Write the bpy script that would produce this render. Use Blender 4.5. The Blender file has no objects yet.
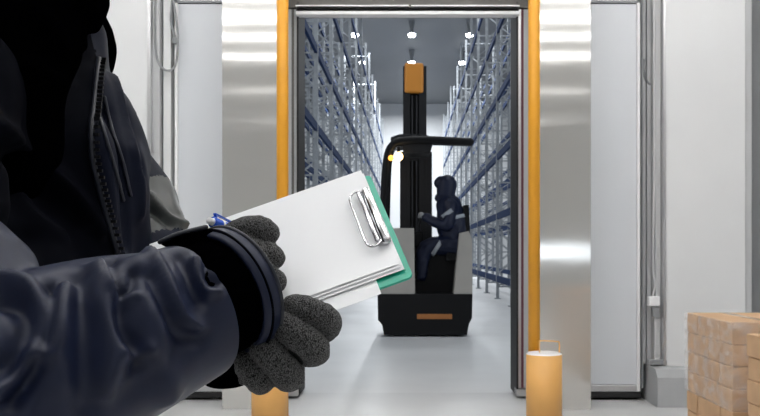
import bpy, bmesh, math, random
import numpy as np
from mathutils import Vector, Matrix
from mathutils.bvhtree import BVHTree
random.seed(4)
C = bpy.context.scene.collection
S = bpy.context.scene
F = 850.0; EYE = 1.15

# ---------------------------------------------------------------- camera
cam_d = bpy.data.cameras.new('camera'); cam = bpy.data.objects.new('camera', cam_d); C.objects.link(cam)
cam.location = (0, 0, EYE); cam.rotation_euler = (math.pi / 2, 0, 0)
cam_d.sensor_width = 36; cam_d.lens = F / 760 * 36
cam_d.shift_x = (380 - 410) / 760; cam_d.shift_y = (252 - 208) / 760
cam_d.clip_start = 0.02; cam_d.clip_end = 200
cam_d.dof.use_dof = True; cam_d.dof.focus_distance = 0.9; cam_d.dof.aperture_fstop = 34
S.camera = cam
S.view_settings.view_transform = 'Standard'; S.view_settings.look = 'None'
S.view_settings.exposure = 0.13; S.view_settings.gamma = 1.0; S.view_settings.use_curve_mapping = False

# ---------------------------------------------------------------- world
w = bpy.data.worlds.new('world'); S.world = w; w.use_nodes = True
w.node_tree.nodes['Background'].inputs[0].default_value = (0.86, 0.93, 1.0, 1)
w.node_tree.nodes['Background'].inputs[1].default_value = 3.0
TUBE_STRENGTH = 15.5
HIGHBAY_W = 260.0
ANISO = 0.0

def at(px, py, Y):
    """point at distance Y seen at that place of the 760x416 frame"""
    return Vector(((px - 410) / F * Y, Y, EYE - (py - 252) / F * Y))

# ---------------------------------------------------------------- materials
def mat(name, col, rough=0.6, metal=0.0, spec=0.5, bump=None, var=None, coat=0.0, sheen=0.0, stretch=(1,1,1)):
    m = bpy.data.materials.new(name); m.use_nodes = True
    nt = m.node_tree; b = nt.nodes['Principled BSDF']
    b.inputs['Base Color'].default_value = (*col, 1); b.inputs['Roughness'].default_value = rough
    b.inputs['Metallic'].default_value = metal; b.inputs['Specular IOR Level'].default_value = spec
    b.inputs['Coat Weight'].default_value = coat; b.inputs['Sheen Weight'].default_value = sheen
    tc = nt.nodes.new('ShaderNodeTexCoord'); mp = nt.nodes.new('ShaderNodeMapping')
    nt.links.new(tc.outputs['Object'], mp.inputs[0]); mp.inputs['Scale'].default_value = stretch
    if var:   # (scale, amount)
        n = nt.nodes.new('ShaderNodeTexNoise'); n.inputs['Scale'].default_value = var[0]; n.inputs['Detail'].default_value = 6
        nt.links.new(mp.outputs[0], n.inputs['Vector'])
        r = nt.nodes.new('ShaderNodeValToRGB')
        a = var[1]
        r.color_ramp.elements[0].position = 0.3; r.color_ramp.elements[1].position = 0.7
        r.color_ramp.elements[0].color = (*[c * (1 - a) for c in col], 1)
        r.color_ramp.elements[1].color = (*[min(1, c * (1 + a)) for c in col], 1)
        nt.links.new(n.outputs['Fac'], r.inputs[0]); nt.links.new(r.outputs[0], b.inputs['Base Color'])
    if bump:  # (scale, strength, distance)
        n2 = nt.nodes.new('ShaderNodeTexNoise'); n2.inputs['Scale'].default_value = bump[0]; n2.inputs['Detail'].default_value = 3
        nt.links.new(mp.outputs[0], n2.inputs['Vector'])
        bp = nt.nodes.new('ShaderNodeBump'); bp.inputs['Strength'].default_value = bump[1]; bp.inputs['Distance'].default_value = bump[2]
        nt.links.new(n2.outputs['Fac'], bp.inputs['Height']); nt.links.new(bp.outputs[0], b.inputs['Normal'])
    return m

def emit(name, col, s):
    m = bpy.data.materials.new(name); m.use_nodes = True; nt = m.node_tree
    b = nt.nodes['Principled BSDF']; b.inputs['Base Color'].default_value = (*col, 1)
    b.inputs['Emission Color'].default_value = (*col, 1); b.inputs['Emission Strength'].default_value = s
    return m

def knit_mat():
    m = mat('grey_knit', (0.045, 0.045, 0.047), 0.95, spec=0.1, sheen=0.12)
    nt = m.node_tree; b = nt.nodes['Principled BSDF']; tc = nt.nodes.new('ShaderNodeTexCoord')
    v = nt.nodes.new('ShaderNodeTexVoronoi'); v.inputs['Scale'].default_value = 1.0
    mp = nt.nodes.new('ShaderNodeMapping'); mp.inputs['Scale'].default_value = (1000, 700, 620); mp.inputs['Rotation'].default_value = (0, 0.6, 0)
    nt.links.new(tc.outputs['Object'], mp.inputs[0]); nt.links.new(mp.outputs[0], v.inputs['Vector'])
    n = nt.nodes.new('ShaderNodeTexNoise'); n.inputs['Scale'].default_value = 330; n.inputs['Detail'].default_value = 4
    nt.links.new(tc.outputs['Object'], n.inputs['Vector'])
    r = nt.nodes.new('ShaderNodeValToRGB')
    r.color_ramp.elements[0].position = 0.1; r.color_ramp.elements[0].color = (0.15, 0.15, 0.158, 1)
    r.color_ramp.elements[1].position = 0.75; r.color_ramp.elements[1].color = (0.008, 0.008, 0.0085, 1)
    nt.links.new(v.outputs['Distance'], r.inputs[0])
    mx = nt.nodes.new('ShaderNodeMix'); mx.data_type = 'RGBA'; mx.blend_type = 'OVERLAY'; mx.inputs[0].default_value = 0.75
    nt.links.new(r.outputs[0], mx.inputs[6]); nt.links.new(n.outputs['Color'], mx.inputs[7])
    hs = nt.nodes.new('ShaderNodeHueSaturation'); hs.inputs['Saturation'].default_value = 0.05
    nt.links.new(mx.outputs[2], hs.inputs['Color']); nt.links.new(hs.outputs[0], b.inputs['Base Color'])
    bp = nt.nodes.new('ShaderNodeBump'); bp.invert = True; bp.inputs['Strength'].default_value = 0.9; bp.inputs['Distance'].default_value = 0.0012
    nt.links.new(v.outputs['Distance'], bp.inputs['Height']); nt.links.new(bp.outputs[0], b.inputs['Normal'])
    return m

M = dict(
 wall=mat('white_insulated_panel', (0.74, 0.75, 0.76), 0.45, var=(1.2, 0.03)),
 walls=mat('painted_wall', (0.75, 0.75, 0.75), 0.6, var=(1.5, 0.04)),
 leaf=mat('cold_door_white', (0.67, 0.695, 0.73), 0.35, var=(1.0, 0.02)),
 jamb=mat('grey_channel', (0.52, 0.53, 0.54), 0.5, var=(2.0, 0.06)),
 dgrey=mat('dark_grey_steel', (0.24, 0.25, 0.26), 0.5, var=(2.0, 0.1)),
 taupe=mat('header_taupe', (0.13, 0.125, 0.115), 0.5, var=(3, .1)),
 rubber=mat('black_rubber', (0.008, 0.008, 0.009), 0.6),
 maroon=mat('maroon_seal', (0.13, 0.035, 0.055), 0.6),
 alu=mat('aluminium', (0.62, 0.62, 0.63), 0.3, metal=0.9),
 stainless=mat('brushed_stainless', (0.66, 0.655, 0.635), 0.11, metal=0.62, spec=.3, bump=(1.0, 0.25, 0.004), stretch=(.7, .7, 2.2)),
 floor=mat('smooth_concrete', (0.58, 0.585, 0.59), 0.42, var=(1.3, 0.06), bump=(60, 0.05, 0.002)),
 cfloor=mat('cold_store_concrete', (0.66, 0.665, 0.67), 0.4, var=(0.8, 0.07)),
 plinth2=mat('pale_grey_plastic', (0.6, 0.6, 0.61), 0.5),
 plinth=mat('kerb_concrete', (0.40, 0.41, 0.42), 0.7, var=(5, 0.06)),
 ceil=mat('white_ceiling', (0.6, 0.6, 0.6), 0.7, var=(1, .03)),
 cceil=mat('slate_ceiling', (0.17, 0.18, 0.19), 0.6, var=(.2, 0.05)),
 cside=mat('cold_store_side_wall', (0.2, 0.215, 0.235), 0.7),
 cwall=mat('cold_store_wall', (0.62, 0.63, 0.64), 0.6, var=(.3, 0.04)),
 yellow=mat('safety_yellow', (0.78, 0.35, 0.02), 0.45, var=(6, 0.04)),
 bolla=mat('bollard_orange_yellow', (0.80, 0.43, 0.13), 0.5, var=(5, 0.05)),
 white=mat('white_plastic', (0.88, 0.88, 0.89), 0.4),
 rackgrey=mat('galvanised_upright', (0.30, 0.32, 0.34), 0.75, spec=.2, metal=0.0, var=(9, 0.12)),
 rackblue=mat('blue_beam', (0.012, 0.034, 0.105), 0.8, spec=.1, var=(7, 0.12)),
 truckblack=mat('truck_black', (0.004, 0.004, 0.005), 0.5, spec=.2),
 truckbeige=mat('truck_beige', (0.36, 0.34, 0.31), 0.5, var=(4, .04)),
 orange=mat('truck_orange', (0.62, 0.24, 0.03), 0.5, var=(4, .05)),
 dkorange=mat('step_orange', (0.35, 0.13, 0.03), 0.5),
 mast=mat('mast_steel', (0.010, 0.010, 0.012), 0.45, metal=.3),
 mastin=mat('mast_inner_steel', (0.03, 0.03, 0.034), 0.4, metal=.3),
 carton=mat('cardboard', (0.55, 0.35, 0.20), 0.75, var=(8, 0.10)),
 cartontop=mat('cardboard_pale', (0.62, 0.42, 0.25), 0.75, var=(8, 0.08)),
 tape=mat('clear_brown_tape', (0.50, 0.36, 0.24), 0.2),
 wood=mat('pallet_wood', (0.45, 0.30, 0.17), 0.8, var=(20, 0.25), stretch=(1, 8, 8)),
 navy=mat('navy_shell_fabric', (0.0054, 0.0098, 0.032), 0.5, spec=0.34, bump=(900, 0.15, 0.0004), var=(30, .08)),
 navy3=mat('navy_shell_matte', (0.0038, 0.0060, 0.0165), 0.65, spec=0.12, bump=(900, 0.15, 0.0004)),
 navy2=mat('dark_shaded_navy_shell', (0.0018, 0.0022, 0.0045), 0.8, spec=0.03, bump=(900, 0.1, 0.0004)),  # shade of the shoulder, upper arm and torso put into a darker navy
 black=mat('black_fleece_and_shade', (0.0004, 0.0004, 0.0006), 0.95, spec=0.0),  # hood and strap cloth; also paints the shade at cuff gap and far wrist
 trim=mat('navy_piping', (0.012, 0.015, 0.025), 0.5),
 reflect=mat('grey_reflective_tape', (0.034, 0.038, 0.037), 0.5),
 band2=mat('pale_reflective_band', (0.35, 0.38, 0.42), 0.5),
 skin=mat('skin', (0.52, 0.33, 0.25), 0.55),
 hair=mat('dark_hair', (0.02, 0.015, 0.012), 0.6),
 eye=mat('eye_white', (0.7, 0.7, 0.7), 0.2),
 knit=knit_mat(),
 green=mat('teal_green_plastic', (0.012, 0.40, 0.27), 0.3, var=(12, .03)),
 paper=mat('white_paper', (0.90, 0.91, 0.93), 0.6),
 chrome=mat('chrome', (0.55, 0.55, 0.57), 0.12, metal=1.0),
 blue=mat('pen_blue', (0.01, 0.09, 0.62), 0.25, coat=.5),
 cable=mat('grey_cable', (0.28, 0.29, 0.30), 0.5),
 tube=emit('light_tube', (1.0, 0.99, 0.97), TUBE_STRENGTH), tube_low=emit('light_tube_low', (1.0, 0.99, 0.97), TUBE_STRENGTH * .18), tube_dim=emit('light_tube_dim', (1.0, 0.99, 0.97), TUBE_STRENGTH * .5),
 led=emit('highbay_led', (0.92, 0.97, 1.0), 30),
 amber=emit('amber_lamp', (1.0, 0.42, 0.06), 2.2),
 warm=emit('warm_lamp', (1.0, 0.72, 0.32), 7),
)

b_ = M['stainless'].node_tree; b_p = b_.nodes['Principled BSDF']; b_p.inputs['Anisotropic'].default_value = 0.98
tn = b_.nodes.new('ShaderNodeTangent'); tn.direction_type = 'RADIAL'; tn.axis = 'Z'; b_.links.new(tn.outputs[0], b_p.inputs['Tangent'])
b_p.inputs['Anisotropic Rotation'].default_value = ANISO
# ---------------------------------------------------------------- helpers
def tag(o, label=None, cat=None, group=None, kind=None):
    if label: o['label'] = label
    if cat: o['category'] = cat
    if group: o['group'] = group
    if kind: o['kind'] = kind
    return o

def link(name, me, m, parent=None, smooth=False):
    o = bpy.data.objects.new(name, me); C.objects.link(o)
    for mm in (m if isinstance(m, (list, tuple)) else [m]): me.materials.append(mm)
    if smooth: me.polygons.foreach_set('use_smooth', [True] * len(me.polygons))
    if parent:
        o.parent = parent; o.matrix_parent_inverse = Matrix.Translation(-Vector(parent.location))
    return o

class MB:
    def __init__(s): s.b = bmesh.new()
    def box(s, lo, hi, bev=0.0):
        lo = Vector(lo); hi = Vector(hi); c = (lo + hi) / 2; d = hi - lo
        g = bmesh.ops.create_cube(s.b, size=1, matrix=Matrix.Translation(c) @ Matrix.Diagonal((*d, 1)))
        if bev:
            es = list({e for v in g['verts'] for e in v.link_edges})
            bmesh.ops.bevel(s.b, geom=es, offset=bev, segments=2, affect='EDGES', profile=0.5)
        return s
    def bar(s, p, q, wx, wy=None):
        """square bar from p to q"""
        p = Vector(p); q = Vector(q); d = q - p; L = d.length; wy = wy or wx
        R = d.to_track_quat('Z', 'Y').to_matrix().to_4x4()
        bmesh.ops.create_cube(s.b, size=1, matrix=Matrix.Translation((p + q) / 2) @ R @ Matrix.Diagonal((wx, wy, L, 1)))
        return s
    def cyl(s, p, q, r, r2=None, seg=24, cap=True):
        p = Vector(p); q = Vector(q); d = q - p
        R = d.to_track_quat('Z', 'Y').to_matrix().to_4x4()
        bmesh.ops.create_cone(s.b, cap_ends=cap, segments=seg, radius1=r, radius2=r if r2 is None else r2, depth=d.length,
                              matrix=Matrix.Translation((p + q) / 2) @ R)
        return s
    def sph(s, c, r, seg=20):
        r = (r, r, r) if not hasattr(r, '__len__') else r
        bmesh.ops.create_uvsphere(s.b, u_segments=seg, v_segments=seg // 2 + 2, radius=1,
                                  matrix=Matrix.Translation(Vector(c)) @ Matrix.Diagonal((*r, 1)))
        return s
    def tube(s, pts, rad, seg=14, n=6, flat=1.0, up=None):
        """smooth capsule tube through pts; rad number or list; flat squeezes one axis"""
        P, Rr = smooth_path(pts, rad, n)
        rings = []; 
        T0 = None; nrm = None
        # end caps as hemispheres
        def frame(t, nrm):
            if nrm is None:
                a = Vector(up) if up else (Vector((0, 0, 1)) if abs(t.z) < 0.9 else Vector((1, 0, 0)))
                nrm = a
            nrm = (nrm - t * nrm.dot(t)).normalized()
            return nrm
        def ring(c, r, t, nrm):
            bn = t.cross(nrm)
            return [s.b.verts.new(c + nrm * math.cos(a) * r * flat + bn * math.sin(a) * r) for a in [2 * math.pi * k / seg for k in range(seg)]]
        N = len(P)
        for i in range(N):
            t = (P[min(i + 1, N - 1)] - P[max(i - 1, 0)]).normalized(); nrm = frame(t, nrm)
            if i == 0:
                pole0 = s.b.verts.new(P[0] - t * Rr[0])
                for a in (0.35, 0.75, 1.15): rings.append(ring(P[0] - t * Rr[0] * math.cos(a), Rr[0] * math.sin(a), t, nrm))
            rings.append(ring(P[i], Rr[i], t, nrm))
            if i == N - 1:
                for a in (1.15, 0.75, 0.35): rings.append(ring(P[i] + t * Rr[i] * math.cos(a), Rr[i] * math.sin(a), t, nrm))
                pole1 = s.b.verts.new(P[i] + t * Rr[i])
        for A, B in zip(rings, rings[1:]):
            for k in range(seg): s.b.faces.new((A[k], A[(k + 1) % seg], B[(k + 1) % seg], B[k]))
        for k in range(seg):
            s.b.faces.new((pole0, rings[0][(k + 1) % seg], rings[0][k])); s.b.faces.new((pole1, rings[-1][k], rings[-1][(k + 1) % seg]))
        return s
    def poly(s, pts, depth):
        """prism: polygon pts (3D, planar) extruded by the vector depth"""
        d = Vector(depth); a = [s.b.verts.new(Vector(p)) for p in pts]; b2 = [s.b.verts.new(Vector(p) + d) for p in pts]
        n = len(a); s.b.faces.new(a[::-1]); s.b.faces.new(b2)
        for k in range(n): s.b.faces.new((a[k], a[(k + 1) % n], b2[(k + 1) % n], b2[k]))
        return s
    def mesh(s, name):
        bmesh.ops.recalc_face_normals(s.b, faces=s.b.faces)
        me = bpy.data.meshes.new(name); s.b.to_mesh(me); s.b.free(); return me
    def build(s, name, m, parent=None, smooth=False):
        return link(name, s.mesh(name), m, parent, smooth)

def smooth_path(pts, rad, n):
    pts = [Vector(p) for p in pts]
    rad = list(rad) if hasattr(rad, '__len__') else [rad] * len(pts)
    if len(pts) < 3 or n <= 1: return pts, rad
    P = []; R = []
    for i in range(len(pts) - 1):
        p0 = pts[max(i - 1, 0)]; p1 = pts[i]; p2 = pts[i + 1]; p3 = pts[min(i + 2, len(pts) - 1)]
        for k in range(n):
            t = k / n
            P.append(0.5 * ((2 * p1) + (p2 - p0) * t + (2 * p0 - 5 * p1 + 4 * p2 - p3) * t * t + (3 * p1 - p0 - 3 * p2 + p3) * t ** 3))
            R.append(rad[i] * (1 - t) + rad[i + 1] * t)
    P.append(pts[-1]); R.append(rad[-1]); return P, R

def empty(name, loc):
    o = bpy.data.objects.new(name, None); o.location = loc; C.objects.link(o); bpy.context.view_layer.update(); return o

def remeshed(mb, voxel, smooth=4, factor=0.5):
    """union of the overlapping solids in mb as one smooth skin"""
    me = mb.mesh('tmp'); o = bpy.data.objects.new('tmp', me); C.objects.link(o)
    r = o.modifiers.new('r', 'REMESH'); r.mode = 'VOXEL'; r.voxel_size = voxel; r.adaptivity = 0
    if smooth:
        sm = o.modifiers.new('s', 'SMOOTH'); sm.iterations = smooth; sm.factor = factor
    dg = bpy.context.evaluated_depsgraph_get(); dg.update()
    out = bpy.data.meshes.new_from_object(o.evaluated_get(dg)); out.materials.clear()
    bpy.data.objects.remove(o); bpy.data.meshes.remove(me)
    return out

def get_v(me):
    a = np.empty(len(me.vertices) * 3); me.vertices.foreach_get('co', a); return a.reshape(-1, 3)
def get_n(me):
    a = np.empty(len(me.vertices) * 3); me.vertex_normals.foreach_get('vector', a); return a.reshape(-1, 3)
def set_v(me, v): me.vertices.foreach_set('co', v.ravel()); me.update()

def seg_dist(V, poly):
    best = np.full(len(V), 1e9)
    for a, b in zip(poly, poly[1:]):
        a = np.array(a); b = np.array(b); ab = b - a; t = np.clip(((V - a) @ ab) / max(1e-12, ab @ ab), 0, 1)
        best = np.minimum(best, np.linalg.norm(V - (a + t[:, None] * ab), axis=1))
    return best

def folds(me, strokes, scale=1.0):
    """cloth folds: each stroke (points, half width m, height m) is laid on the cloth surface and pushed in or out along it"""
    bm = bmesh.new(); bm.from_mesh(me); tree = BVHTree.FromBMesh(bm); bm.free()
    V = get_v(me); Nn = get_n(me); D = np.zeros(len(V))
    for pts, wd, h in strokes:
        poly = []
        sp, _ = smooth_path([Vector((p[0], p[1], 0)) for p in pts], 1, 5)
        for p in sp:
            d = (at(p[0], p[1], 1.0) - Vector((0, 0, EYE))).normalized()
            hit = tree.ray_cast(Vector((0, 0, EYE)), d)
            if hit[0]: poly.append(tuple(hit[0]))
        if len(poly) < 2: continue
        dd = seg_dist(V, poly); D += h * np.exp(-(dd / wd) ** 2)
    V += Nn * (D * scale)[:, None]; set_v(me, V)

def wobble(me, amp, freq, seed=0):
    V = get_v(me); Nn = get_n(me); rs = np.random.RandomState(seed); D = np.zeros(len(V))
    for _ in range(14):
        k = rs.normal(size=3) * freq; D += np.sin(V @ k + rs.uniform(0, 6.28)) / 4
    V += Nn * (amp * D)[:, None]; set_v(me, V)

def copy_tree(o, parent=None):
    c = o.copy(); C.objects.link(c)
    if parent: c.parent = parent
    for ch in [x for x in C.objects if x.parent == o]: copy_tree(ch, c)
    return c

def struct(name, mb, m, smooth=False, parent=None):
    o = mb.build(name, m, parent, smooth)
    if not parent: o['kind'] = 'structure'
    return o

# ================================================================ STRUCTURE
WX = 5.6; CZ = 4.35; WY = 6.8
struct('floor', MB().box((-WX, -12, -0.2), (WX, 6.95, 0)), M['floor'])
struct('floor', MB().box((-9, 6.95, -0.2), (9, 57, 0)), M['cfloor'])
struct('ceiling', MB().box((-WX, -12.2, CZ), (WX, WY, CZ + 0.2)), M['ceil'])
struct('wall_left', MB().box((-WX - 0.2, -12.2, 0), (-WX, WY, CZ)), M['walls'])
struct('wall_right', MB().box((WX, -12.2, 0), (WX + 0.2, WY, CZ)), M['walls'])
# rear wall of the loading room, with a gap added to glow in the steel panels
struct('wall_rear', MB().box((-WX, -12.2, 0), (WX, -12.0, 0.9)).box((-WX, -12.2, 1.42), (WX, -12.0, CZ)), M['walls'])
OX0, OX1, OZ = -0.888, 0.85, 3.11
# wall between the loading room and the cold store, with the doorway
struct('wall_front', MB().box((-WX, WY, 0), (OX0, 7.05, 12)).box((OX1, WY, 0), (WX, 7.05, 12)).box((OX0, WY, OZ), (OX1, 7.05, 12)), M['jamb'])
# cold store shell
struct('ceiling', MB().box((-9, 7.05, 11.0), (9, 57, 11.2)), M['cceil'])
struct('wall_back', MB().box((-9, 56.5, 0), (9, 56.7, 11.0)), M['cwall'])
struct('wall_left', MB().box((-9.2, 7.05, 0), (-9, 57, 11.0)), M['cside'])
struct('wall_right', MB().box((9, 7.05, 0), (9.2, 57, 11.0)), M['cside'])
# outer insulated wall cladding on both sides
PY = 6.45
struct('wall_front_cladding', MB().box((-WX, PY, 0.27), (-1.985, WY, CZ)), M['wall'])
struct('wall_front_cladding', MB().box((1.935, PY, 0.27), (2.545, WY, CZ), 0.004), M['wall'])
struct('wall_front_cladding', MB().box((2.60, PY + .25, 0.0), (WX, WY, CZ)), M['dgrey'])
struct('trim_1', MB().box((2.545, PY + .02, 0.27), (2.60, WY, CZ)), M['jamb'])
struct('trim_2', MB().box((1.92, PY - 0.012, 0.29), (1.94, PY + 0.05, CZ)), M['alu'])
struct('trim_3', MB().box((-1.99, PY - 0.012, 0.29), (-1.965, PY + 0.05, CZ)), M['alu'])
pl = MB()
for x0, x1 in ((-WX, -1.86), (1.83, WX)):
    pl.poly([(x0, 6.28, 0), (x0, 6.28, 0.22), (x0, 6.34, 0.275), (x0, 6.46, 0.285), (x0, 6.8, 0.285), (x0, 6.8, 0)], (x1 - x0, 0, 0))
struct('baseboard_front', pl, M['plinth'])
# recess channels and rails between the cladding and the door leaves
struct('trim_4', MB().box((1.80, 6.60, 0.285), (1.83, 6.8, CZ)).box((1.84, 6.60, .285), (1.872, 6.795, CZ)), M['jamb'])
struct('trim_5', MB().box((-1.90, 6.55, 0.285), (-1.845, 6.8, CZ)), M['wall'])
struct('trim_6', MB().box((1.79, 6.56, 0.1), (1.80, 6.62, CZ)), M['dgrey'])
# doorway frame, sides
def frame_side(sx, x):
    struct('trim_7', MB().box((min(x, x + sx * .014), 6.66, 0.02), (max(x, x + sx * .014), 7.06, OZ)), M['rubber'])
    xs = [0.014, 0.038, 0.058, 0.115]; ms = ['alu', 'maroon', 'jamb']
    if sx < 0: ms = ['jamb', 'taupe', 'jamb']
    for a, b, mm in zip(xs, xs[1:], ms):
        struct('trim_8', MB().box((min(x + sx * a, x + sx * b), 6.68, 0.08), (max(x + sx * a, x + sx * b), 6.79, 3.06)), M[mm])
    struct('trim_9', MB().box((min(x, x + sx * .13), 6.655, 0.02), (max(x, x + sx * .13), 6.79, 0.075)), M['alu'])
frame_side(1, OX1 - 0.015); frame_side(-1, OX0 + 0.015)
# doorway head
struct('trim_10', MB().box((OX0 - .01, 6.70, 3.02), (OX1 + .01, 6.80, 3.14)), M['taupe'])
struct('trim_11', MB().box((OX0, 6.60, 2.995), (OX1, 6.70, 3.022), .004), M['white'])
struct('trim_12', MB().box((OX0, 6.64, 3.022), (OX1, 6.70, 3.052)), M['rubber'])
struct('trim_13', MB().box((OX0, 6.58, 3.052), (-.01, 6.70, 3.064), .003).box((.01, 6.58, 3.052), (OX1, 6.70, 3.064), .003), M['alu'])
struct('trim_14', MB().box((-1.1, 6.66, 3.066), (1.1, 6.795, CZ)), M['taupe'])

struct('trim_15', MB().box((-1.81, 6.64, 3.11), (-1.101, 6.795, CZ)).box((1.101, 6.64, 3.11), (1.77, 6.795, CZ)), M['wall'])
struct('trim_16', MB().box((-1.984, 6.50, 0.285), (-1.915, 6.795, CZ), .003), M['jamb'])
struct('trim_17', MB().box((1.876, 6.50, 0.285), (1.918, 6.795, CZ), .003), M['jamb'])
# door leaves (white, insulated) parked either side
def leaf(n, x0, x1, edge):
    d = struct('door_%d' % n, MB().box((x0, 6.60, 0.12), (x1, 6.70, 3.078), 0.006), M['leaf'])
    MB().box((x0, 6.585, 0.068), (x1, 6.70, 0.118), .004).build('bottom_rail', M['alu'], d)
    MB().box((x0, 6.59, 0.018), (x1 + (0.03 if edge > 0 else 0), 6.69, 0.066), .008).build('gasket', M['rubber'], d)
    ex = x1 if edge > 0 else x0
    MB().box((ex - 0.012, 6.575, 0.07), (ex + 0.012, 6.70, 3.078), .004).build('edge_strip', M['white'], d)
    MB().box((x0, 6.59, 3.082), (x1, 6.70, 3.098)).build('top_seal', M['dgrey'], d)
    return d
leaf(1, -1.81, -0.985, -1); leaf(2, 0.965, 1.77, 1)
# brushed stainless guard panels standing in front of the leaves
for (x0, x1, lab) in ((-1.371, -0.968, 'tall brushed stainless steel panel left of the doorway beside yellow post'),
                      (0.948, 1.320, 'tall brushed stainless steel panel right of the doorway beside yellow post')):
    g = bmesh.new(); me = bpy.data.meshes.new('stainless_panel')
    mb = MB().box((x0, 6.20, 0.0), (x1, 6.23, 3.6), .002); mb.box((x0 + .02, 6.23, 0), (x1 - .02, 6.58, .05)).box((x0 + .02, 6.23, 3.3), (x1 - .02, 6.58, 3.35))
    tag(mb.build('stainless_panel', M['stainless']), lab, 'panel')

# ================================================================ LIGHTS of the loading room
def tube_light(y, word, em, x0=-3.6, x1=3.6):
    t = empty('tube_light', (0, y, CZ)); tag(t, 'long white tube light on the loading room ceiling, %s from the doorway wall' % word, 'ceiling light', 'tube lights on the loading room ceiling')
    MB().box((x0, y - .09, CZ - .05), (x1, y + .09, CZ - .002), .01).build('housing', M['white'], t)
    MB().box((x0 + .03, y - .07, CZ - .075), (x1 - .03, y + .07, CZ - .052), .004).build('diffuser', M[em], t)
for y, wd, em in ((5.2, 'first', 'tube'), (3.6, 'second', 'tube'), (2.0, 'third', 'tube'), (1.05, 'fourth', 'tube'), (0.0, 'fifth', 'tube_dim'), (-1.3, 'sixth', 'tube_dim'), (-4.2, 'added fill, seventh', 'tube_low'), (-8.0, 'added fill, eighth', 'tube_low')): tube_light(y, wd, em)  # two rows nearest the wall and two rearmost are added fill lighting

# cold store high bay lights
def highbay(x, y, word, e, z=10.45):
    t = empty('high_bay_light', (x, y, z)); 
    tag(t, 'round high bay lamp on cold store ceiling, ' + word, 'ceiling light', 'high bay lamps in the cold store')
    MB().cyl((x, y, z + .05), (x, y, 11.0), .05, .14, 12).cyl((x, y, z), (x, y, z + .06), .17, .15, 16).build('housing', M['dgrey'], t)
    MB().cyl((x, y, z - .10), (x, y, z), .13, .16, 16).build('led', M['led'], t)
    l = bpy.data.lights.new('lamp', 'AREA'); l.shape = 'DISK'; l.size = .4; l.energy = e; l.color = (.93, .97, 1)
    lo = bpy.data.objects.new('lamp', l); lo.location = (x, y, z - .14); C.objects.link(lo)
    lo.parent = t; lo.matrix_parent_inverse = Matrix.Translation((-x, -y, -z))
for k, (y, e) in enumerate(((10.5, .22), (15.5, .22), (20.6, .22), (25.8, .3), (31.0, .5), (36.3, .8), (41.6, 1.4))):
    for x, wd in ((-2.35, 'left'), (0.08, 'middle'), (2.55, 'right')):
        highbay(x, y, '%s of the %s row from doorway' % (wd, ('first', 'second', 'third', 'fourth', 'fifth', 'sixth', 'farthest')[k]), e * HIGHBAY_W)
highbay(0.08, 47.5, 'added unseen fill just beyond the seven rows', 3 * HIGHBAY_W)  # this and the next lamp are added unseen to brighten the back wall
highbay(0.08, 52.0, 'added unseen fill nearest the back wall', 3 * HIGHBAY_W)

# ================================================================ RACKS
LV = (0.42, 1.95, 3.4, 4.85, 6.5, 8.1)
def rack(x0, x1, label, ys, hs, lv):
    """pallet racking: upright frames across, beams along"""
    t = empty('pallet_rack', ((x0 + x1) / 2, ys[0], 0)); tag(t, label, 'rack')
    for j, y in enumerate(ys):
        H = hs[j % len(hs)]
        mb = MB()
        for x in (x0, x1):
            mb.box((x - .036, y - .036, 0), (x + .036, y + .036, H)); mb.box((x - .08, y - .07, 0), (x + .08, y + .07, .02))
        z = .3; k = 0
        while z + .9 < H:
            mb.bar((x0, y, z), (x1, y, z), .035)
            a, b = (x0, x1) if k % 2 == 0 else (x1, x0)
            mb.bar((a, y, z), (b, y, z + .85), .032); z += .85; k += 1
        mb.bar((x0, y, H - .15), (x1, y, H - .15), .035)
        mb.build('upright_frame', M['rackgrey'], t)
    for a, b in zip(ys, ys[1:]):
        for z in lv:
            for x in (x0, x1):
                MB().box((x - .028, a + .04, z), (x + .028, b - .04, z + .15)).build('beam', M['rackblue'], t)
ys = [12.0 + 2.95 * k for k in range(9)] + [38.6 + 3.1 * k for k in range(0, 6)]
ys_far = [13.4 + 4.2 * k for k in range(10)]
rack(2.15, 3.2, 'steel pallet rack row directly right of the forklift aisle', ys, (9.6, 9.3, 9.9), LV[:1] + LV[1:])
rack(-2.8, -1.75, 'steel pallet rack row directly left of the forklift aisle', [y + .9 for y in ys], (9.7, 9.4), LV)
rack(3.5, 4.55, 'steel pallet rack row behind the one on the right of the aisle', ys_far, (9.6, 9.2), LV[1:])
rack(-4.15, -3.1, 'steel pallet rack row behind the one on the left of the aisle', ys_far, (9.7, 9.3), LV[1:])

# ================================================================ BOLLARDS, POSTS
def bollard(x, side, word):
    tag(MB().cyl((x, 5.6, 0), (x, 5.6, .478), .117, seg=40).build('bollard', M['bolla'], None), 'thick orange-yellow steel bollard %s the cold store doorway' % word, 'bollard')
    b = C.objects[-1] if False else bpy.data.objects[[o.name for o in C.objects if o.name.startswith('bollard')][-1]]
    for p in b.data.polygons: p.use_smooth = len(p.vertices) == 4
    MB().cyl((x, 5.6, .478), (x, 5.6, .488), .117, .105, seg=40).build('cap', M['white'], b)  # white cap paints the light falling on the bollard top
    h0 = x + .0; pts = [(h0 - .03, 5.6, .486), (h0 - .03, 5.6, .55), (h0 - .02, 5.6, .565), (h0 + .085, 5.6, .56), (h0 + .1, 5.6, .55), (h0 + .1, 5.6, .486)]
    if side < 0: pts = [(2 * x - p[0], p[1], p[2]) for p in pts]
    MB().tube(pts, .004, 8, 3).build('lifting_loop', M['bolla'], b, True)
bollard(0.883, 1, 'at the right of'); bollard(-0.926, -1, 'at the left of')
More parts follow.
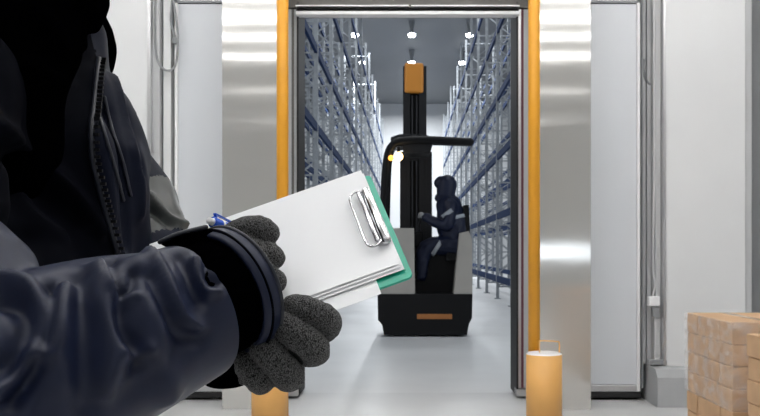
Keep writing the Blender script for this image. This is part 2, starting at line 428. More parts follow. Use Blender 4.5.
for x, word in ((0.843, 'right'), (-0.866, 'left')):
    o = MB().cyl((x, 5.775, 0), (x, 5.775, 4.35), .040, seg=28).build('guard_post', M['yellow'], None)
    for p in o.data.polygons: p.use_smooth = len(p.vertices) == 4
    MB().cyl((x, 5.775, 0), (x, 5.775, .012), .055, seg=28).build('foot_plate', M['yellow'], o)
    tag(o, 'slim upright yellow guard post on the %s side of the doorway' % word, 'post')

# ================================================================ CABLES and conduit
o = MB().tube([at(156, -8, 6.5), at(155, 30, 6.5), at(157, 58, 6.5), at(165, 70, 6.5), at(175, 66, 6.5), at(178, 40, 6.5), at(175, 12, 6.5), at(172, -8, 6.5)], .009, 8, 5).build('hanging_cable', M['cable'], None, True)
tag(o, 'thin grey cable hanging in a loop on the white wall at left', 'cable')
o = MB().tube([at(173, -6, 6.52), at(171, 20, 6.52), at(176, 41, 6.52)], .010, 8, 4).build('short_cable', M['dgrey'], None, True)
MB().box(at(173, 44, 6.52) - Vector((0, .02, 0)), at(178, 38, 6.52) + Vector((0, .02, 0)), .004).build('connector', M['dgrey'], o)
tag(o, 'short dark cable end with a connector inside the hanging loop', 'cable')
o = MB().tube([at(654, -4, 6.5), at(654, 180, 6.5), at(653, 262, 6.5), at(655, 285, 6.5), at(653, 295, 6.5), at(655, 310, 6.5), at(655, 365, 6.5)], .0085, 8, 4).build('conduit_pipe', M['plinth2'], None, True)
MB().box(at(649, 306, 6.47), at(658, 296, 6.52), .004).build('clamp', M['white'], o)
MB().box(at(653, 317, 6.47), at(658, 307, 6.52), .003).build('coupling', M['cable'], o)
MB().box(at(650, 365, 6.44), at(664, 359, 6.52), .003).build('foot', M['cable'], o)
tag(o, 'thin white vertical conduit pipe with clamp, right of the white door leaf', 'pipe')
o = MB().tube([at(644, 60, 6.6), at(643, 68, 6.6), at(646, 80, 6.6), at(650, 84, 6.6)], .01, 8, 3).build('sensor_cable', M['dgrey'], None, True)
tag(o, 'tiny dark cable bend in the grey recess right of the door leaf', 'cable')

# ================================================================ CARTONS
def carton_proto(lx, ly, lz, x, y, z):
    o = MB().box((-lx / 2, -ly / 2, 0), (lx / 2, ly / 2, lz), .004).build('cardboard_box', M['carton'])
    t = MB().box((-.025, -ly / 2 - .001, lz - .03), (.025, ly / 2 + .001, lz + .0008)).build('tape', M['tape'], o)
    return o
def pallet(x0, x1, y0, y1, label):
    t = empty('wooden_pallet', ((x0 + x1) / 2, (y0 + y1) / 2, 0)); tag(t, label, 'pallet')
    for k in range(5):
        y = y0 + (y1 - y0 - .1) * k / 4; MB().box((x0, y, .115), (x1, y + .1, .137), .003).build('deck_board', M['wood'], t)
    for k in range(3):
        x = x0 + (x1 - x0 - .1) * k / 2; MB().box((x, y0, .0), (x + .1, y1, .115), .003).build('stringer', M['wood'], t)
def stack(x0, y0, nx, ny, lx, ly, nz, lz, label, group, z0=.138):
    proto = carton_proto(lx - .006, ly - .006, lz - .003, 0, 0, 0); first = True
    for k in range(nz):
        sh = 0 if k % 2 == 0 else 0.5
        for i in range(nx):
            cells = [(j * ly, ly) for j in range(ny)] if not sh else [(0, ly / 2)] + [(ly / 2 + j * ly, ly) for j in range(ny - 1)] + [(ny * ly - ly / 2, ly / 2)]
            for (yy, L) in cells:
                o = proto if first and L == ly else copy_tree(proto)
                if L == ly: first = False
                jx = random.uniform(-.004, .004)
                o.location = (x0 + (i + .5) * lx + jx, y0 + yy + L / 2, z0 + k * lz)
                o.scale = (1, L / ly if L != ly else 1, 1)
                o.rotation_euler = (0, 0, random.uniform(-.008, .008))
                lay = ('bottom', 'second', 'third', 'fourth', 'fifth', 'topmost')[k if k < nz - 1 else 5]
                col = ('left', 'right')[min(i, 1)]
                pos = ('front corner', 'middle', 'far end')[0 if yy == 0 else (2 if yy + L >= ny * ly - .01 else 1)]
                tag(o, '%s, %s layer, %s, %s column' % (label, lay, pos, col), 'box', group)
stack(1.592, 4.20, 2, 2, .42, .345, 6, .111, 'flat brown carton on the larger stack', 'brown cartons on the larger pallet')
pallet(1.6, 2.43, 4.2, 4.88, 'low wooden pallet under the larger stack of brown cartons')
stack(1.563, 3.27, 2, 2, .42, .34, 6, .106, 'brown carton on the nearer stack', 'brown cartons on the nearer pallet')
pallet(1.57, 2.39, 3.28, 3.94, 'low wooden pallet under the nearer stack of brown cartons')
# stretch film round the larger stack
def film_mat():
    m = bpy.data.materials.new('stretch_film'); m.use_nodes = True; nt = m.node_tree; b = nt.nodes['Principled BSDF']
    b.inputs['Base Color'].default_value = (.9, .9, .92, 1); b.inputs['Roughness'].default_value = .15
    tr = nt.nodes.new('ShaderNodeBsdfTransparent'); mx = nt.nodes.new('ShaderNodeMixShader'); n = nt.nodes.new('ShaderNodeTexNoise')
    n.inputs['Scale'].default_value = 9; n.inputs['Detail'].default_value = 5
    r = nt.nodes.new('ShaderNodeMapRange'); r.inputs[1].default_value = .42; r.inputs[2].default_value = .75; r.inputs[3].default_value = .05; r.inputs[4].default_value = .28
    nt.links.new(n.outputs[0], r.inputs[0]); nt.links.new(r.outputs[0], mx.inputs[0])
    nt.links.new(tr.outputs[0], mx.inputs[1]); nt.links.new(b.outputs[0], mx.inputs[2])
    bp = nt.nodes.new('ShaderNodeBump'); bp.inputs['Distance'].default_value = .008; nt.links.new(n.outputs[0], bp.inputs['Height']); nt.links.new(bp.outputs[0], b.inputs['Normal'])
    nt.links.new(mx.outputs[0], nt.nodes['Material Output'].inputs[0]); return m
fm = MB(); x0, x1, y0, y1 = 1.582, 2.44, 4.19, 4.90
for a, b in (((x0, y0), (x1, y0)), ((x1, y0), (x1, y1)), ((x1, y1), (x0, y1)), ((x0, y1), (x0, y0))):
    fm.box((min(a[0], b[0]) - .0005, min(a[1], b[1]) - .0005, .36), (max(a[0], b[0]) + .0005, max(a[1], b[1]) + .0005, .805))
tag(fm.build('stretch_film', film_mat()), 'clear stretch film wrapped around the larger stack of cartons', 'plastic film')

# ================================================================ REACH TRUCK
FY = 11.5
def fx(px): return (px - 410) / F * FY
def fz(py): return (337 - py) / F * FY
tr = empty('reach_truck', (.2, FY + .6, 0)); tag(tr, 'black and beige reach truck with tall mast driving in the rack aisle', 'forklift')
MB().poly([(fx(384), FY, .03), (fx(382), FY, fz(325)), (fx(378), FY, fz(320)), (fx(377.5), FY, fz(294)), (fx(472.5), FY, fz(294)), (fx(472), FY, fz(318)), (fx(469), FY, fz(324)), (fx(467), FY, .03)], (0, 1.15, 0)).build('chassis', M['truckblack'], tr)
MB().poly([(fx(378), FY + .01, fz(294)), (fx(379), FY + .01, fz(240)), (fx(384), FY + .01, fz(228)), (fx(414), FY + .01, fz(228)), (fx(415), FY + .01, fz(294))], (0, 1.1, 0)).build('battery_cover', M['truckbeige'], tr)
MB().poly([(fx(454), FY + .01, fz(294)), (fx(457), FY + .01, fz(262)), (fx(460), FY + .01, fz(233)), (fx(469), FY + .01, fz(231)), (fx(472), FY + .01, fz(240)), (fx(472.5), FY + .01, fz(294))], (0, 1.1, 0)).build('seat_cowl', M['truckbeige'], tr)
MB().box((fx(414.5), FY + .45, fz(294)), (fx(458), FY + 1.1, fz(252))).build('footwell', M['truckblack'], tr)
MB().box((fx(417), FY - .012, fz(319)), (fx(452), FY + .03, fz(314)), .004).build('step_edge', M['dkorange'], tr)
for sx in (386, 459):
    MB().cyl((fx(sx), FY + .35, .14), (fx(sx + 6), FY + .35, .14), .14, seg=28).build('wheel', M['rubber'], tr)
# load legs and far wheels
for sx in (384, 462):
    MB().box((fx(sx), FY + 1.1, .06), (fx(sx + 6), FY + 2.6, .2)).build('load_leg', M['truckblack'], tr)
    MB().cyl((fx(sx), FY + 2.5, .12), (fx(sx + 6), FY + 2.5, .12), .12, seg=24).build('wheel', M['rubber'], tr)
MY = FY + 1.35; k_ = MY / FY
def mx_(px): return (px - 410) / F * MY
def mz(py): return EYE - (py - 252) / F * MY
m = MB()
for a, b in ((403, 410), (419, 426.5)): m.box((mx_(a), MY, .1), (mx_(b), MY + .2, mz(66)))
m.box((mx_(403), MY + .02, mz(160)), (mx_(426.5), MY + .18, mz(155))).box((mx_(403), MY + .02, mz(72)), (mx_(426.5), MY + .18, mz(66)))
m.build('outer_mast', M['mast'], tr)
MB().box((mx_(400), MY - .02, .1), (mx_(405), MY + .16, mz(152))).box((mx_(426), MY - .02, .1), (mx_(432), MY + .16, mz(152))).build('lower_mast', M['mast'], tr)
m = MB().box((mx_(409), MY + .08, .2), (mx_(420), MY + .16, mz(80))).box((mx_(405), MY + .16, .3), (mx_(425), MY + .22, mz(130)))
m.build('mast_back', M['truckblack'], tr)
for q in (412, 417): MB().cyl((mx_(q), MY + .05, .2), (mx_(q), MY + .05, mz(95)), .018, seg=10).build('lift_chain', M['mastin'], tr)
MB().box((mx_(404.5), MY - .03, mz(93)), (mx_(423.5), MY + .16, mz(63)), .03).build('mast_head_cover', M['orange'], tr)
# fork carriage behind
for q in (404, 428): MB().box((mx_(q), MY + .25, .15), (mx_(q) + .1, MY + 1.3, .19)).build('fork', M['mast'], tr)
MB().box((mx_(400), MY + .2, .15), (mx_(436), MY + .26, .6)).build('carriage', M['mast'], tr)
# overhead guard
g = MB().tube([at(383, 250, FY + .1), at(384, 200, FY + .1), at(387, 160, FY + .1), at(392, 146, FY + .1), at(402, 141, FY + .1), at(430, 140, FY + .1), at(470, 142, FY + .1)], .055, 10, 4)
g.tube([at(386, 250, FY + .9), at(387, 200, FY + .9), at(389, 160, FY + .9), at(394, 147, FY + .9), at(402, 143, FY + .9), at(430, 142, FY + .9), at(470, 143, FY + .9)], .05, 10, 4)
g.build('overhead_guard', M['truckblack'], tr, True)
for k in range(9):
    q = 398 + k * 9
    MB().bar(at(q, 140.5, FY + .1), at(q, 142.5, FY + .9), .03).build('guard_bar', M['mast'], tr)
MB().poly([at(401, 139, FY + .12), at(404, 153, FY + .12), at(430, 153, FY + .12), at(434, 139, FY + .12)], (0, .5, 0)).build('guard_box', M['mast'], tr)
MB().poly([at(391, 137, FY + .2), at(390, 147, FY + .2), at(432, 144, FY + .2), at(432, 137, FY + .2), at(424, 134, FY + .2), at(400, 134, FY + .2)], (0, .5, 0)).build('guard_roof', M['mastin'], tr)
MB().sph(at(391, 158, FY + .02), .038).build('warning_lamp', M['amber'], tr, True)
MB().sph(at(398.5, 156.5, FY + .02), .06).build('warning_lamp', M['warm'], tr, True)
for q in (391, 398.5): MB().cyl(at(q, 154, FY + .08), at(q, 147, FY + .08), .022, seg=12).build('lamp_bracket', M['truckblack'], tr)
MB().box(at(413, 248, FY + .45), at(423, 232, FY + .9), .03).build('control_console', M['truckblack'], tr)
MB().tube([at(420, 234, FY + .5), at(419, 225, FY + .5), at(421, 219, FY + .5)], .018, 8, 3).build('control_lever', M['mast'], tr, True)
MB().box(at(446, 262, FY + .3), at(466, 249, FY + .85), .03).build('seat', M['truckblack'], tr)
MB().poly([at(462, 250, FY + .35), at(464, 205, FY + .35), at(469, 205, FY + .35), at(471, 250, FY + .35)], (0, .45, 0)).build('backrest', M['truckblack'], tr)

# ================================================================ people helpers
def head_solids(mb, c, fwd, s=1.0, tilt=0.0):
    """skull, jaw, nose, ears; fwd is the unit direction the face looks"""
    c = Vector(c); f = Vector(fwd).normalized(); u = Vector((0, 0, 1)); r = f.cross(u).normalized(); u = r.cross(f).normalized()
    p = lambda a, b, d: c + f * a * s + r * b * s + u * d * s
    mb.tube([p(-.025, 0, .03), p(.015, 0, .03)], .078 * s, 20)
    mb.tube([p(-.02, 0, -.01), p(.04, 0, -.055)], [.068 * s, .045 * s], 18)
    mb.tube([p(.055, 0, -.075), p(.06, 0, -.085)], [.026 * s, .022 * s], 14)          # chin
    mb.tube([p(.083, 0, .025), p(.10, 0, -.015), p(.104, 0, -.022)], [.009 * s, .012 * s, .013 * s], 10)   # nose
    for k in (-1, 1):
        mb.tube([p(-.005, k * .074, .02), p(-.002, k * .078, -.02)], .013 * s, 8)      # ears
        mb.tube([p(.075, k * .018, -.048), p(.082, 0, -.05)], .0085 * s, 8)            # lips
        mb.tube([p(.07, k * .045, .045), p(.085, k * .015, .043)], .009 * s, 8)        # brow
    mb.tube([p(-.02, 0, -.05), p(-.04, 0, -.16)], [.055 * s, .058 * s], 16)
    return p

# ================================================================ DRIVER (seated sideways, facing left)
DY = 12.0
D_ = lambda x, y, dy=0: at(x, y, DY + dy)
b = MB()
pf = head_solids(b, D_(443.5, 188.5), (-1, -.15, -.12), 0.98)
b.tube([D_(450, 205), D_(455, 225), D_(458, 244)], [.13, .14, .14], 16)
for s in (-1, 1):
    b.tube([D_(452, 207, s * .17), D_(444, 224, s * .2), D_(424, 217, s * .1)], [.055, .045, .035], 12)
    b.tube([D_(456, 246, s * .1), D_(430, 247, s * .12), D_(423, 272, s * .12), D_(417, 276, s * .12)], [.085, .06, .04, .035], 12)
drv_me = remeshed(b, .012, 3); drv = link('person', drv_me, M['skin'], None, True)
tag(drv, 'person in hooded navy work suit sitting sideways at the reach truck controls', 'person')
b = MB()
for s in (-1, 1):
    b.tube([D_(451, 206, s * .15), D_(446, 225, s * .22), D_(426, 217.5, s * .11)], [.10, .085, .06], 14)
b.tube([D_(449, 207), D_(452, 222), D_(457, 243)], [.18, .225, .21], 18)
b.tube([D_(450, 205, -.13), D_(450, 205, .13)], .10, 14)
jm = remeshed(b, .011, 5); wobble(jm, .008, 22, 1); link('jacket', jm, M['navy'], drv, True)
b = MB()
for s in (-1, 1): b.tube([D_(458, 246, s * .1), D_(432, 246, s * .13), D_(424, 253, s * .13), D_(422, 275, s * .125)], [.15, .125, .105, .08], 14)
tm = remeshed(b, .011, 4); wobble(tm, .007, 24, 2); link('trousers', tm, M['navy'], drv, True)
b = MB().tube([D_(447, 184.5), D_(446, 192)], [.14, .135], 18).tube([D_(447, 197), D_(450, 203)], [.11, .13], 16).tube([D_(439, 183), D_(441, 181)], .075, 12).tube([D_(439, 198), D_(443, 200)], .065, 12)
link('hood', remeshed(b, .011, 4), M['navy'], drv, True)
for s in (-1, 1):
    MB().tube([D_(425, 217, s * .1), D_(421, 215, s * .09)], [.035, .042], 12).tube([D_(421, 214, s * .09), D_(419, 217, s * .09)], .02, 8).build('glove', M['cable'], drv, True)
    MB().tube([D_(422, 272, s * .13), D_(413, 277, s * .13)], [.06, .05], 12).build('boot', M['truckblack'], drv, True)
    MB().cyl(D_(449.5, 214.5, s * .19), D_(444.5, 212.5, s * .19) + Vector((.035, 0, .02)), .102, seg=20).build('reflective_arm_band', M['band2'], drv, True)
    MB().cyl(D_(439.0, 248.0, s * .125), D_(435.6, 245.8, s * .125), .143, seg=20).build('reflective_leg_band', M['band2'], drv, True)
MB().cyl(D_(451.4, 217), D_(452.3, 220.5), .232, seg=26).build('reflective_chest_band', M['band2'], drv, True)

# ================================================================ FOREGROUND: clipboard
K = 0.88
A0 = at(370, 174.5, 1.10 * K); B0 = at(413, 276, 0.96 * K); C0 = at(144, 254, 1.08 * K)
u_ = (C0 - A0); LB = u_.length; u_.normalize()                      # long axis, to the left
v_ = (B0 - A0); v_ = (v_ - u_ * v_.dot(u_)); WB = v_.length; v_.normalize()
n_ = u_.cross(v_).normalized()
if n_.y > 0: n_ = -n_                                                # towards the reader
def cb(a, b, h=0): return A0 + u_ * a + v_ * b + n_ * h
def slab(a0, a1, b0, b1, h0, h1, rot=0.0, r=.006, seg=4, curl=None, grid=0):
    """thin rounded sheet in clipboard coordinates; curl(a,b) adds lift"""
    m = MB(); ca, cbb = (a0 + a1) / 2, (b0 + b1) / 2
    def tr_(a, b, h):
        da, db = a - ca, b - cbb; c, s = math.cos(rot), math.sin(rot)
        a2, b2 = ca + da * c - db * s, cbb + da * s + db * c
        return cb(a2, b2, h + (curl(a2, b2) if curl else 0))
    if grid:
        g1, g2 = grid, grid; top = {}; bot = {}
        for i in range(g1 + 1):
            for j in range(g2 + 1):
                a = a0 + (a1 - a0) * i / g1; b_ = b0 + (b1 - b0) * j / g2
                top[i, j] = m.b.verts.new(tr_(a, b_, h1)); bot[i, j] = m.b.verts.new(tr_(a, b_, h0))
        for i in range(g1):
            for j in range(g2):
                m.b.faces.new((top[i, j], top[i + 1, j], top[i + 1, j + 1], top[i, j + 1]))
                m.b.faces.new((bot[i, j], bot[i, j + 1], bot[i + 1, j + 1], bot[i + 1, j]))
        for i in range(g1):
            for j in (0, g2): m.b.faces.new((top[i, j], top[i + 1, j], bot[i + 1, j], bot[i, j]))
        for j in range(g2):
            for i in (0, g1): m.b.faces.new((top[i, j], top[i, j + 1], bot[i, j + 1], bot[i, j]))
        return m
    pts = []
    for (ax, bx, st) in ((a0 + r, b0 + r, math.pi), (a1 - r, b0 + r, 1.5 * math.pi), (a1 - r, b1 - r, 0), (a0 + r, b1 - r, .5 * math.pi)):
        for k in range(seg + 1):
            t = st + k / seg * math.pi / 2; pts.append(tr_(ax + r * math.cos(t), bx + r * math.sin(t), h0))
    m.poly(pts, n_ * (h1 - h0)); return m
board = slab(0, LB, 0, WB, -.003, 0).build('clipboard', M['green'])
tag(board, 'teal green clipboard with chrome clip held in gloved hands', 'clipboard')
# clip: base bar, spring roll and wire lever
ca, b0c, b1c = .016, .034, WB - .056
m = MB().tube([cb(ca - .004, b0c, .006), cb(ca - .004, b1c, .006)], .0055, 14)
m.poly([cb(ca - .009, b0c + .004, .0005), cb(ca + .006, b0c + .004, .0005), cb(ca + .006, b1c - .004, .0005), cb(ca - .009, b1c - .004, .0005)], n_ * .003)
m.build('clip_bar', M['chrome'], board, True)
MB().tube([cb(ca + .0045, b0c + .002, .0075), cb(ca + .0045, b1c - .002, .0075)], .0030, 10).build('clip_jaw', M['chrome'], board, True)
m = MB(); m.tube([cb(ca, b0c, .008), cb(ca + .008, b0c - .002, .009), cb(ca + .014, b0c + .003, .0095), cb(ca + .0165, b0c + .012, .010), cb(ca + .0165, (b0c + b1c) / 2, .010),
        cb(ca + .0165, b1c - .006, .010), cb(ca + .014, b1c + .004, .0095), cb(ca + .007, b1c + .006, .009), cb(ca, b1c, .008)], .0014, 10, 8)
m.build('clip_wire', M['chrome'], board, True)
# sheets of paper
def lift(k): return lambda a, b: k * max(0, b / WB - .62) ** 2 * .035 * (0.6 + .4 * math.cos((a - .03) * 14))
sheets = [(.014, LB + .03, -.002, WB + .001, .0004, .10, .000, 'bottom sheet of white paper whose edge sticks out past the clipboard', .2, .0),
          (.006, LB - .008, -.004, WB - .010, .0010, .0, .004, 'second white sheet in the stack on the clipboard', .45, 0),
          (.008, LB - .008, -.006, WB - .014, .0016, .0, .000, 'third white sheet curling away under the top sheet', .7, 0),
          (.008, LB - .008, -.010, WB - .018, .0022, .0, -.002, 'blank top sheet of white paper clamped on the green clipboard', 1.0, 0)]
sheets[0] = (.036, LB - .004, .02, WB + .009, .0003, 0, .0, 'bottom sheet of white paper whose edge sticks out past the clipboard', .1, 0)
for a0, a1, b0, b1, h, _, rot, lab, kk, _2 in sheets:
    o = slab(a0, a1, b0, b1, h, h + .00025, rot, curl=lift(kk), grid=24).build('paper_sheet', M['paper'])
    tag(o, lab, 'paper')
BT = 0.003 + 0.0025

# ================================================================ FOREGROUND PERSON
PB = lambda x, y, Y: at(x, y, Y)
HX, HY, HZ = -.50, 1.02, 1.56       # head centre
elb = at(-62, 412, .67); wri = at(236, 291, .79); sho = Vector((-.47, .80, 1.30))
b = MB()
head_solids(b, (HX + .04, HY, HZ), (1, -.05, -.35), 1.0)
b.tube([(-.50, HY, 1.40), (-.51, HY, 1.2), (-.52, HY, .95), (-.52, HY, .88)], [.10, .13, .13, .13], 20)
b.tube([sho, (-.52, 1.24, 1.30)], .06, 14)
b.tube([sho, elb, at(220, 294, .80)], [.05, .04, .022], 14)
b.tube([(-.50, 1.24, 1.30), at(102, 178, 1.17), at(134, 212, 1.15), at(160, 290, 1.06), at(204, 356, .92), at(240, 361, .90)], [.05, .045, .04, .035, .022, .02], 14)
for s in (-1, 1):
    b.tube([(-.52, HY + s * .1, .88), (-.50, HY + s * .11, .47), (-.53, HY + s * .12, .09), (-.45, HY + s * .13, .04)], [.09, .06, .045, .035], 14)
person = link('person', remeshed(b, .008, 4), M['skin'], None, True)
tag(person, 'person in dark navy winter jacket and grey knit gloves, standing with a clipboard', 'person')
hb = MB().sph((HX + .022, HY, HZ + .048), (.100, .090, .083)); hb.build('hair', M['hair'], person, True)
for s in (-1, 1):
    MB().sph((HX + .106, HY + s * .03 - .004, HZ + .0), .012, 12).build('eye', M['eye'], person, True)
# trousers and boots (below the frame)
b = MB()
for s in (-1, 1): b.tube([(-.52, HY + s * .09, .92), (-.50, HY + s * .11, .48), (-.53, HY + s * .12, .12)], [.13, .09, .08], 16)
tm = remeshed(b, .01, 4); wobble(tm, .005, 25, 5); link('trousers', tm, M['navy2'], person, True)
for s in (-1, 1):
    MB().tube([(-.54, HY + s * .12, .16), (-.54, HY + s * .12, .065), (-.50, HY + s * .125, .055), (-.38, HY + s * .135, .048)], [.055, .058, .052, .045], 14).build('boot', M['truckblack'], person, True)

# --- jacket body with near shoulder and upper arm
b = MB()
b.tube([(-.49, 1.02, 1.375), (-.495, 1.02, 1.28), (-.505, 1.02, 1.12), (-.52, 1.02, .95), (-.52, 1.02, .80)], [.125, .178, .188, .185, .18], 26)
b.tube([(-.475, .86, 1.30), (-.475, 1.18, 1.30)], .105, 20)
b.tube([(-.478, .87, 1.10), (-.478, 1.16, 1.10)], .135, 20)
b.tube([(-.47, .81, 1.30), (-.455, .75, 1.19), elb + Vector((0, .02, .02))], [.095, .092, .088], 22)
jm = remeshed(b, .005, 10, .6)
ST = [
 ([(0, 128), (40, 160), (75, 195), (100, 228)], .010, .010), ([(0, 150), (40, 185), (80, 222)], .012, -.010),
 ([(10, 190), (30, 215), (60, 235)], .012, .008), ([(0, 215), (30, 235)], .012, -.010),
 ([(48, 45), (62, 75)], .010, .008), ([(30, 65), (55, 82)], .008, .006),
 ([(112, 80), (128, 120), (136, 165), (140, 215)], .008, .008), ([(120, 85), (134, 130), (140, 170)], .008, -.006),
 ([(108, 110), (118, 150), (126, 200), (132, 245)], .007, -.009), ([(98, 130), (104, 170), (114, 215)], .008, .006),
]
folds(jm, ST); wobble(jm, .003, 40, 3)
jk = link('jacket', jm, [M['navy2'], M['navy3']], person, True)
def on_surface(me, pts, lift=0.0):
    bm = bmesh.new(); bm.from_mesh(me); tree = BVHTree.FromBMesh(bm); bm.free(); out = []
    for p in smooth_path([Vector((q[0], q[1], 0)) for q in pts], 1, 6)[0]:
        d = (at(p.x, p.y, 1.0) - Vector((0, 0, EYE))).normalized(); h = tree.ray_cast(Vector((0, 0, EYE)), d)
        if h[0]: out.append(h[0] + h[1] * lift)
    return out
# zip placket and piping down the chest
zp = on_surface(jm, [(98, 60), (93, 105), (91, 150), (99, 190), (107, 222), (118, 258)], .002)
# the chest side in front of the zip keeps navy, shade painted elsewhere
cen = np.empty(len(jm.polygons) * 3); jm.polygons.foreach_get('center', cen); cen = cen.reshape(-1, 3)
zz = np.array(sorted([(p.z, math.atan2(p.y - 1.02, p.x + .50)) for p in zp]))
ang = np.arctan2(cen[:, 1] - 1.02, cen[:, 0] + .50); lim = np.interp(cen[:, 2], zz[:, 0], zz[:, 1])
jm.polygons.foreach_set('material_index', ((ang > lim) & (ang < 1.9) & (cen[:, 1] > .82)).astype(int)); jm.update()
if len(zp) > 3:
    MB().tube(zp, .0035, 10, 1).build('zip_piping', M['trim'], jk, True)
    zt = MB()
    for a, c in zip(zp, zp[1:]):
        n_t = max(1, int((c - a).length / .006))
        for k in range(n_t):
            q = a.lerp(c, k / n_t) + Vector((.006, -.001, 0)); zt.box(q - Vector((.0028, .002, .0016)), q + Vector((.0028, .002, .0016)))
    zt.build('zip_teeth', M['truckblack'], jk)
for pts in ([(104, 98), (112, 130), (122, 160), (130, 195)], [(97, 112), (106, 140), (116, 175), (123, 200)]):
    q = on_surface(jm, pts, .001)
    if len(q) > 3: MB().tube(q, .0022, 8, 1).build('chest_seam', M['trim'], jk, True)

# --- black hood / collar lying round the neck
b = MB()
b.tube([(-.475, .93, 1.42), (-.475, .90, 1.36), (-.465, .89, 1.27)], [.115, .115, .10], 22)
b.tube([(-.455, 1.0, 1.47), (-.455, .98, 1.40), (-.45, .97, 1.34)], [.105, .088, .068], 22)
b.tube([(-.56, .92, 1.44), (-.55, 1.0, 1.46), (-.54, 1.1, 1.44)], .10, 20)
b.tube([(-.48, 1.12, 1.42), (-.47, 1.04, 1.40)], .09, 20)
hm = remeshed(b, .006, 6); folds(hm, [([(45, 25), (60, 48)], .012, .01), ([(25, 68), (60, 85)], .008, .009), ([(80, 0), (95, 60)], .012, -.01)]); wobble(hm, .004, 35, 8)
link('hood', hm, M['black'], person, True)

# --- far sleeve: upper arm coming forward, with reflective band, then the forearm behind the near sleeve
b = MB()
b.tube([(-.47, 1.20, 1.30), at(102, 178, 1.17), at(134, 212, 1.15), at(160, 290, 1.06), at(204, 352, .92), at(232, 359, .905)], [.095, .074, .060, .052, .030, .030], 24)
fm_ = remeshed(b, .004, 6)
folds(fm_, [([(150, 195), (165, 215), (188, 226)], .006, .007), ([(150, 210), (170, 225)], .006, -.007), ([(170, 180), (182, 205)], .006, .005)]); wobble(fm_, .003, 50, 11)
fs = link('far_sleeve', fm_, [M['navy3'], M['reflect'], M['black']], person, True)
cen = np.empty(len(fm_.polygons) * 3); fm_.polygons.foreach_get('center', cen); cen = cen.reshape(-1, 3)
p1 = np.array(at(118, 170, 1.17)); p2 = np.array(at(152, 212, 1.15)); ax = p2 - p1; Lx = np.linalg.norm(ax); ax /= Lx
tt = (cen - p1) @ ax / Lx
fm_.polygons.foreach_set('material_index', np.where(cen[:, 2] < 1.075, 2, ((tt > .7) & (tt < 1.75) & (cen[:, 1] > .95)).astype(int))); fm_.update()  # lower sleeve end coloured black as painted shade

# --- near sleeve (forearm), fine cloth with the folds of the photograph
ax_c = [elb + Vector((-.03, 0, -.005)), elb, at(40, 370, .69), at(110, 343, .725), at(165, 323, .755), at(208, 303, .775)]
b = MB(); b.tube(ax_c, [.080, .084, .0805, .074, .0665, .060], 48, 10)
b.tube([elb + Vector((0, 0, 0)), elb + Vector((-.02, .03, .08))], [.084, .088], 30)
sm = remeshed(b, .0030, 4)
ST = [
 ([(5, 283), (25, 286), (40, 300), (43, 322), (34, 348), (20, 372), (0, 392)], .006, .011),
 ([(0, 298), (18, 304), (27, 322), (22, 348), (8, 368)], .008, -.012),
 ([(50, 285), (49, 315), (42, 345), (30, 375), (12, 400)], .006, -.012),
 ([(36, 352), (47, 354), (56, 345), (62, 315), (66, 285)], .006, .010),
 ([(77, 280), (83, 320), (84, 360), (92, 405)], .010, -.011),
 ([(97, 272), (106, 310), (112, 350), (106, 395)], .009, .010),
 ([(108, 262), (112, 280), (121, 291), (131, 288), (133, 276)], .004, -.008),
 ([(104, 264), (107, 284), (118, 299), (132, 298)], .004, .006),
 ([(118, 300), (122, 325), (135, 352), (140, 366)], .006, -.010),
 ([(124, 352), (136, 357), (146, 350)], .005, .008),
 ([(140, 266), (152, 300), (160, 345), (170, 395)], .010, .008),
 ([(150, 258), (166, 285), (182, 316), (199, 329)], .005, .009),
 ([(148, 280), (165, 312), (183, 333), (200, 338)], .006, -.009),
 ([(176, 256), (188, 275), (200, 300)], .005, -.007),
 ([(198, 262), (199, 280), (206, 292), (216, 292)], .004, .008),
 ([(205, 258), (207, 275), (214, 282)], .004, -.007),
 ([(60, 300), (70, 340), (66, 380)], .010, .005),
 ([(120, 395), (150, 380), (180, 350)], .010, -.005),
]
folds(sm, [(p, w_ * 1.3, h_) for p, w_, h_ in ST], 1.05); wobble(sm, .0012, 45, 21)
w0 = at(192, 310, .766); axd = (at(262, 278, .825) - at(208, 303, .775)).normalized()
tb_ = bmesh.new(); tb_.from_mesh(sm)
bmesh.ops.bisect_plane(tb_, geom=tb_.verts[:] + tb_.edges[:] + tb_.faces[:], plane_co=w0, plane_no=axd, clear_outer=True); tb_.to_mesh(sm); tb_.free()
sl = link('near_sleeve', sm, M['navy'], person, True)
# --- black ring as painted gap shade, then the stiff cuff band round the wrist
axd = (at(262, 278, .825) - at(208, 303, .775)).normalized()
def ring_part(c0, c1, r0, r1, th, name, m, steps=6, ribs=0, amp=0, seg=96, parent=None):
    """open sleeve ring with thickness"""
    mm = MB(); c0 = Vector(c0); c1 = Vector(c1); t = (c1 - c0).normalized(); a = Vector((0, 0, 1)); a = (a - t * a.dot(t)).normalized(); bb = t.cross(a)
    rings = []
    prof = [(k / steps, 0) for k in range(steps + 1)] + [(k / steps, th) for k in range(steps, -1, -1)]
    for (s, inn) in prof:
        R = r0 + (r1 - r0) * s - inn + (0.0018 * math.sin(s * math.pi) if not inn else 0)
        c = c0.lerp(c1, s); rr = []
        for k in range(seg):
            an = 2 * math.pi * k / seg; R2 = R + amp * math.sin(ribs * an + 2 * math.sin(an * 3)) * (1 if not inn else .5)
            rr.append(mm.b.verts.new(c + a * math.cos(an) * R2 + bb * math.sin(an) * R2))
        rings.append(rr)
    for A, B in zip(rings, rings[1:] + rings[:1]):
        for k in range(seg): mm.b.faces.new((A[k], A[(k + 1) % seg], B[(k + 1) % seg], B[k]))
    return mm.build(name, m, parent, True)
w0 = at(198, 306, .769)
ring_part(w0 - axd * .014, w0 + axd * .036, .0515, .0535, .003, 'cuff_gap_shade', M['black'], 8, 30, .0006, parent=sl)
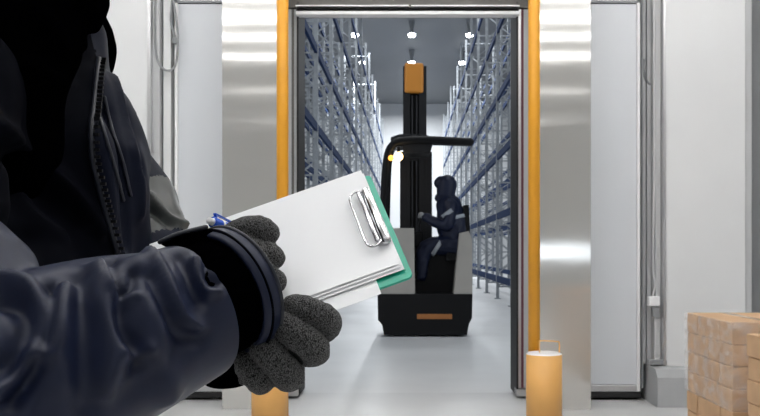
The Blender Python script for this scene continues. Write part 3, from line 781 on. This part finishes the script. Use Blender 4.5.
cf = ring_part(w0 + axd * .027, w0 + axd * .046, .0585, .0600, .0035, 'cuff', M['navy'], 8, parent=sl)
ring_part(w0 + axd * .0445, w0 + axd * .0485, .0606, .0606, .004, 'cuff_hem', M['trim'], 3, parent=cf)
ring_part(w0 + axd * .033, w0 + axd * .0345, .0612, .0612, .003, 'cuff_seam', M['navy2'], 2, parent=cf)
# strap tab on top of the cuff
tb = MB().poly([at(158, 243, .765), at(176, 235, .765), at(206, 228, .775), at(216, 232, .775), at(214, 240, .775), at(196, 243, .765), at(170, 250, .765)], (0.0, .035, .0))
o = tb.build('cuff_strap', M['black'], sl)
bv = o.modifiers.new('b', 'BEVEL'); bv.width = .002; bv.segments = 2
q = MB().tube([at(160, 242, .764), at(178, 234, .764), at(206, 227, .774)], .0022, 8, 4).build('strap_edge', M['trim'], o, True)

# --- gloves
def glove(name, solids, strokes=None, voxel=.0013):
    b = MB()
    for pts, rad in solids: b.tube(pts, rad, 22, 7)
    me = remeshed(b, voxel, 1, .5)
    if strokes: folds(me, strokes)
    wobble(me, .0004, 300, 9)
    return link(name, me, M['knit'], person, True)
# near hand: fist holding the pen, three fingers showing beyond the cuff
Y1 = .835
sol = [([at(222, 290, .81), at(236, 268, .83), at(250, 258, .85)], [.034, .034, .030]),
       ([at(226, 243, .838), at(240, 232, .836), at(258, 229.5, .838), at(268, 233, .851), at(262, 236, .872)], [.0125, .0138, .0142, .0120, .0095]),
       ([at(232, 262, .832), at(250, 253, .832), at(266, 254, .838), at(274, 258, .851), at(266, 260, .873)], [.0125, .0130, .0130, .0115, .0095]),
       ([at(238, 285, .828), at(256, 276, .830), at(270, 278, .836), at(276, 282, .850), at(268, 284, .868)], [.0125, .0125, .0122, .0108, .009]),
       ([at(238, 304, .825), at(252, 297, .828), at(262, 300, .835), at(264, 303, .845), at(260, 303, .86)], [.012, .0115, .0108, .0105, .009]),
       ([at(222, 262, .86), at(232, 246, .875), at(246, 240, .884)], [.014, .0125, .0105])]
glove('near_glove', sol)
# far hand: wraps round the lower edge of the clipboard from behind, finger ends on top
def finger(tip, mid, bend, kn, r): return ([tip, mid, bend, kn, kn.lerp(at(262, 352, .888), .4)], [r * .86, r, r * 1.02, r, r * 1.1])
sol = [([at(236, 362, .905), at(248, 360, .90), at(262, 352, .892)], [.022, .028, .030]),
       finger(at(294, 306, .803), at(310, 311, .797), at(328, 322, .815), at(318, 334, .858), .0134),
       finger(at(279, 322, .799), at(296, 334, .788), at(315, 350, .806), at(300, 352, .858), .0146),
       finger(at(258, 340, .799), at(273, 358, .788), at(289, 376, .806), at(278, 370, .858), .0148),
       finger(at(243, 353, .806), at(250, 366, .800), at(260, 381, .812), at(262, 372, .858), .0130),
       ([at(225, 345, .915), at(248, 325, .925), at(272, 312, .928)], [.016, .014, .0115])]
glove('far_glove', sol)

# ================================================================ PEN
pe = at(209, 220.5, .822); pt = at(262, 243, .893); dr = (pt - pe).normalized()
pen = MB().cyl(pe + dr * .005, pe + dr * .085, .0054, seg=18).cyl(pe + dr * .085, pe + dr * .10, .0054, .0012, seg=18).build('ballpoint_pen', M['blue'], None, True)
pen.data.polygons.foreach_set('use_smooth', [True] * len(pen.data.polygons))
MB().cyl(pe, pe + dr * .006, .0034, .0040, seg=16).build('button', M['white'], pen, True)
MB().cyl(pe + dr * .016, pe + dr * .019, .0057, seg=18).build('collar_ring', M['white'], pen, True)
up_ = (Vector((0, 0, 1)) - dr * dr.z).normalized()
MB().bar(pe + dr * .006 + up_ * .0085, pe + dr * .036 + up_ * .0072, .0035, .0016).bar(pe + dr * .008 + up_ * .008, pe + dr * .008 + up_ * .003, .0035, .002).build('pocket_clip', M['blue'], pen)
tag(pen, 'bright blue ballpoint pen with white button held in the near glove', 'pen')
